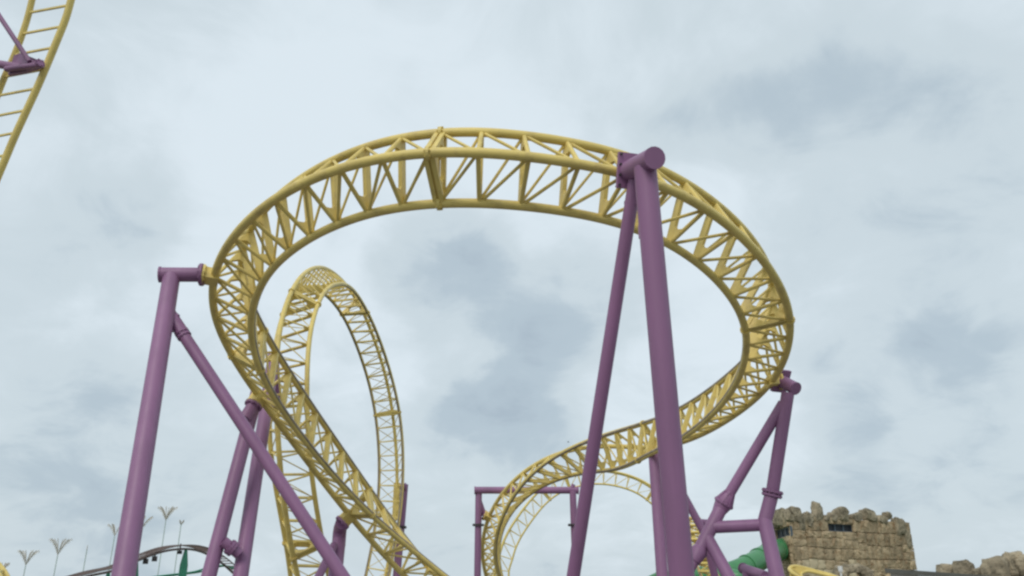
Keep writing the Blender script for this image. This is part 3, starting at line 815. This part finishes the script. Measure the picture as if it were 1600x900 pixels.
# rocks and low roof at the lower right
def loose_rocks():
    rows = [(1479, 893, 27, 22, 33.5), (1506, 892, 27, 30, 33), (1530, 899, 24, 22, 32.6), (1556, 893, 36, 40, 32), (1583, 881, 26, 34, 32.2), (1603, 884, 22, 30, 31.8), (1626, 880, 30, 36, 31.5)]
    labs = ['small dark rounded rock at the left end of the rock row above the grey roof', 'squarish brown rock second from the left above the grey roof', 'low rock wedged between the squarish and the largest rock',
            'largest rounded rock of the row above the grey roof', 'tall upright rock highest in the row at the lower right', 'rock cut off by the right edge of the picture', 'rock just past the right end of the row']
    w = thing('rock_wall', 'row of rounded brown rocks on a dark low wall at the lower right edge', 'rock wall', at(1550, 900, 32.5) * 1)
    w.location.z = 0
    a = at(1462, 905, 34); b = at(1660, 905, 31.5); a.z = b.z = 0
    bar('wall_base', a + Vector((0, .4, 0)), a + Vector((0, .4, 1.72)), .1, .1, MOR, w)
    bar('wall_base', Vector((a.x, a.y + .4, .85)), Vector((b.x, b.y + .4, .85)), .6, 1.55, MOR, w, up=(0, 0, 1))
    for i, (px, py, ww, hh, z) in enumerate(rows):
        o = bpy.data.objects.new('boulder', BOULD[(i * 2 + 1) % 7]); C.objects.link(o); o.parent = w
        p = at(px, py, z + .6) - w.location
        o.matrix_basis = Matrix.LocRotScale(p, Matrix.Rotation(i * .8, 3, 'Z').to_quaternion(), Vector((ww / FOC * z * .62, ww / FOC * z * .6, hh / FOC * z * .60)))
        o['label'] = labs[i]
    t = thing('rock_arch', 'small rounded rock arch at the foot of the castle tower beside the yellow rail', 'rock', Vector((at(1336, 905, 44).x, at(1336, 905, 44).y, 0)))
    for i in range(7):
        a = pi * i / 6; c = at(1336, 907, 44) + Vector((-.85 * cos(a), 0, .62 * sin(a)))
        if i in (0, 6): c.z = 1.2
        o = bpy.data.objects.new('boulder', BOULD[i]); C.objects.link(o); o.parent = t
        o.matrix_basis = Matrix.LocRotScale(c - t.location, Matrix.Rotation(i, 3, 'Y').to_quaternion(), Vector((.34, .4, .26 if i not in (0, 6) else 1.2)))
loose_rocks()
def low_roof():
    a = at(1382, 888, 30.0); b = at(1612, 904, 24.0)
    t = thing('flat_roofed_hut', 'flat grey roof edge running along the bottom right corner below the rocks', 'hut', Vector((a.x, a.y, 0)))
    dz = Vector((0, 0, 1)); back = Vector((.55, 1, 0)).normalized() * 1.6
    b2 = a + (b - a) * 1.4; top = a.z
    p = [a, b2, b2 + back, a + back]; p = [Vector((q.x, q.y, a.z if i in (0, 3) else b2.z)) for i, q in enumerate(p)]
    bt = [q - dz * .16 - t.location for q in p]; tp = [q - t.location for q in p]
    link('roof', mesh('roof', bt + tp, [(3, 2, 1, 0), (4, 5, 6, 7), (0, 1, 5, 4), (1, 2, 6, 5), (2, 3, 7, 6), (3, 0, 4, 7)]), ROOF, t)
    c = sum(p, Vector()) / 4; wv = [q.lerp(c, .06) for q in p]
    v = [Vector((q.x, q.y, 0)) - t.location for q in wv] + [Vector((q.x, q.y, q.z - .165)) - t.location for q in wv]
    link('wall', mesh('wall', v, [(0, 1, 5, 4), (1, 2, 6, 5), (2, 3, 7, 6), (3, 0, 4, 7)]), RWAL, t)
low_roof()
def lamp():
    p = at(1313, 889, 40); t = thing('path_lamp', 'small white lamp post head in front of the castle tower', 'lamp post', Vector((p.x, p.y, 0)))
    rod('pole', Vector((p.x, p.y, 0)), p, .05, WHT, t, 8); rod('lamp_head', p - Vector((0, 0, .12)), p + Vector((0, 0, .14)), .11, WHT, t, 10)
lamp()

# small yellow rail curve in front of the castle
def kiddie_rail():
    z = 27.0
    up = [(1330, 912), (1312, 904), (1296, 898), (1280, 894), (1262, 889), (1248, 885.5), (1240, 885), (1233.5, 888)]
    dn = [(1233.5, 888), (1236, 893), (1244, 899), (1256, 906), (1272, 914)]
    A = [at(x, y, z - i * .1) for i, (x, y) in enumerate(up)]; Bp = [at(x, y, z - .9 - i * .25) for i, (x, y) in enumerate(dn)]
    t = thing('coaster_track', 'small low yellow rail curve passing in front of the castle tower foot', 'coaster track', Vector((A[4].x, A[4].y, 0)))
    outer = catmull(A + Bp[1:], 5); tube('running_rail', outer, .06, YEL, t)
    off = [Vector((.62, -.10, -.10)) for _ in outer]
    inner = []
    cen = at(1300, 915, z - .6)
    for p in outer:
        d = cen - p; inner.append(p + Vector((d.x, d.y, 0)).normalized() * .42 + Vector((0, 0, -.16)))
    tube('running_rail', inner, .05, YEL, t)
    for i in range(1, len(outer), 2): bar('cross_tie', outer[i], inner[i], .05, .07, YEL, t)
    for i in (6, 24, 40):
        if i < len(outer): rod('leg', Vector((outer[i].x, outer[i].y, 0)), outer[i], .06, YEL, t, 10)
kiddie_rail()

# green tube slides
def slide(label, pts, r, rings):
    P = [at(*p) for p in pts]; D = catmull(P, 6)
    t = thing('tube_slide', label, 'water slide', Vector((P[2].x, P[2].y, 0)), 'green tube slides')
    tube('slide_tube', D, r, GRN, t, 28)
    s = 0
    for i in range(1, len(D) - 1):
        s += (D[i] - D[i - 1]).length
        if s > rings:
            s = 0; d = (D[i + 1] - D[i - 1]).normalized()
            tube('joint_ring', [D[i] - d * .06, D[i] + d * .06], r + .055, GRN, t, 28)
    for i in (len(D) // 2, len(D) - 4):
        p = D[i]
        if p.z > .6: rod('post', Vector((p.x, p.y, 0)), p - Vector((0, 0, r * .8)), .13, GRNP, t, 12)
slide('large green tube slide coming out of the left side of the castle tower', [(1252, 853, 58), (1232, 856, 54.0), (1215, 860, 51.0), (1195, 868, 49.0), (1176, 880, 47.5), (1148, 893, 46.5), (1115, 901, 46.5), (1080, 906, 47)], .62, 1.5)
slide('lower green tube slide passing behind the purple legs near the ground', [(1210, 925, 41), (1185, 911, 41), (1155, 902, 41), (1125, 898, 41.5), (1090, 900, 42), (1055, 902, 43), (1028, 905, 44), (1005, 918, 45)], .36, 1.3)

# green coaster at the lower left
def green_coaster():
    t = thing('coaster_track', 'low brown grey track on green posts humping up at the lower left', 'coaster track', Vector((at(230, 900, 40).x, at(230, 900, 40).y, 0)))
    px = [(60, 915, 36), (110, 903, 37), (145, 894, 38), (178, 887, 39), (205, 876, 40), (235, 864, 41), (262, 856, 42), (290, 853.5, 43), (312, 857, 44), (330, 865, 45), (350, 878, 46), (375, 900, 47)]
    P = [at(*p) for p in px]; D = catmull(P, 5)
    tube('spine_tube', [p - Vector((0, 0, .14)) for p in D], .06, TRK, t)
    A = []; B = []
    for i, p in enumerate(D):
        d = D[min(i + 1, len(D) - 1)] - D[max(i - 1, 0)]; s = Vector((d.y, -d.x, 0)).normalized() * .42
        A.append(p + s + Vector((0, 0, .05))); B.append(p - s + Vector((0, 0, .05)))
    tube('running_rail', A, .035, TRK, t, 8); tube('running_rail', B, .035, TRK, t, 8)
    for i in range(0, len(D), 1):
        bar('cross_tie', A[i], B[i], .08, .06, TRK, t)
    for k in ((214, 875, 41), (291, 856, 43.0), (170, 892, 39)):
        top = at(*k); h = 1.3
        pts = [top - Vector((0, 0, .1)), top - Vector((0, 0, .35)), top - Vector((0, 0, .9)), Vector((top.x, top.y, 0))]
        o = tube('post', pts, [.08, .12, .21, .21], GRNP, t, 16)
    for k in ((228, 874, 40.8), (242, 870, 41.2), (281, 860, 42.7)):
        c = at(*k); rod('drive_wheel', c + Vector((-.12, -.05, -.1)), c + Vector((.12, .05, -.1)), .13 if k[0] < 260 else .09, DRK, t, 14)
        bar('wheel_hanger', c + Vector((0, 0, -.1)), c + Vector((0, 0, .35)), .06, .06, DRK, t)
    u = thing('coaster_track', 'thin green lower rail just visible under the brown grey track', 'coaster track', Vector((at(290, 900, 48).x, at(290, 900, 48).y, 0)))
    Q = catmull([at(*p) for p in ((215, 905, 47), (255, 899.5, 47.5), (285, 896, 48), (305, 893, 48.5), (325, 887, 49), (345, 884, 49.5), (365, 888, 50))], 4)
    tube('running_rail', Q, .05, GRNP, u, 8); tube('running_rail', [q + Vector((.1, .7, 0)) for q in Q], .05, GRNP, u, 8)
    for i in range(0, len(Q), 2): bar('cross_tie', Q[i], Q[i] + Vector((.1, .7, 0)), .06, .05, GRNP, u)
    q = Q[17]; rod('post', Vector((q.x, q.y, 0)), q, .11, GRNP, u, 10)
green_coaster()

# slender decorative palm poles, far off
def palm_pole(px, topy, w, z, label, arms=(-1, -.8, -.5, -.15, .12, .4, .72, 1), fork=None):
    top = at(px, topy, z); k = z / FOC; base = Vector((top.x, top.y, 0))
    t = thing('palm_pole', label, 'palm pole', base, 'slender palm shaped poles behind the low track')
    rod('pole', base, top, .045, POLE, t, 8)
    for i, a in enumerate(arms):
        dx = a * w / 2 * k; dy = .7 * math.sqrt(max(0, 1 - a * a)) * w / 2 * k * (1 if i % 2 else -1); h = w * .85 * k
        pts = [top + Vector((dx * s ** 1.25, dy * s, h * (s ** .8) - h * .15 * s ** 3)) for s in (0, .25, .5, .75, 1)]
        o = tube('frond', pts, [.024, .024, .024, .02, .008], FRND, t, 6)
        # drooping leaflets
        v = []; f = []
        for j in range(18):
            s = .2 + .8 * j / 17; i0 = min(int(s * 4), 3); p = pts[i0].lerp(pts[i0 + 1], s * 4 - i0) - t.location
            q = p + Vector((dx * .10, random.uniform(-.1, .1), -.22 - .1 * random.random()))
            b = len(v); v += [p + Vector((-.03, 0, 0)), p + Vector((.03, 0, .01)), q, p + Vector((0, .03, 0))]; f += [(b, b + 1, b + 2), (b + 1, b + 3, b + 2)]
        link('leaflets', mesh('leaflets', v, f), FRND, t)
palm_pole(3, 893, 18, 78, 'palm pole at the very left edge, almost hidden at the picture bottom')
palm_pole(40, 884, 32, 80, 'second palm pole from the left edge with a wide V crown')
palm_pole(90, 868, 35, 80, 'palm pole with the widest crown, right of the low V crowned one')
palm_pole(179, 838, 26, 80, 'palm pole half hidden behind the thick leftmost purple leg', arms=(-1, -.6, -.2, .3))
palm_pole(220, 829, 30, 80, 'palm pole just right of the leftmost purple leg with one long arm', arms=(.5, .8, 1))
palm_pole(259, 814, 30, 80, 'tallest palm pole standing above the hump of the low track')
palm_pole(136, 858, 8, 80, 'bare pole with almost no crown between the palm poles on the left', arms=(.3,))
palm_pole(283, 819, 9, 80, 'bare pole with a tiny knob right of the tallest palm pole', arms=(-.4, .6))

def corner_rail():
    P = [at(-54, 852, 22), at(-30, 871, 21.5), at(-9, 890, 21), at(3, 912, 20.6), at(10, 944, 20)]
    t = thing('coaster_track', 'scrap of yellow rail just showing in the bottom left corner', 'coaster track', Vector((P[2].x, P[2].y, 0)))
    a = catmull(P, 4); b = [p + Vector((-.5, 1.1, .05)) for p in a]
    tube('running_rail', a, .085, YEL, t); tube('running_rail', b, .085, YEL, t)
    for i in range(0, len(a), 3): bar('cross_tie', a[i], b[i], .05, .08, YEL, t)
corner_rail()
def bird():
    p = at(888, 691, 90); t = thing('bird', 'tiny dark bird flying in the grey sky above the lower right track', 'bird', p)
    tube('body', [p + Vector((-.14, 0, 0)), p + Vector((-.05, 0, .015)), p + Vector((.06, 0, .02)), p + Vector((.13, 0, .01))], [.005, .03, .03, .008], BIRD, t, 8)
    for q in (-1, 1):
        plate('wing', [p + Vector((.05, 0, .02)), p + Vector((-.04, 0, .02)), p + Vector((-.06, .18 * q, .10)), p + Vector((0, .28 * q, .06))], .01, BIRD, t)
bird()
for o in list(C.objects):
    if o.type == 'MESH' and o.parent is None and 'kind' not in o.keys(): print('TOP', o.name)
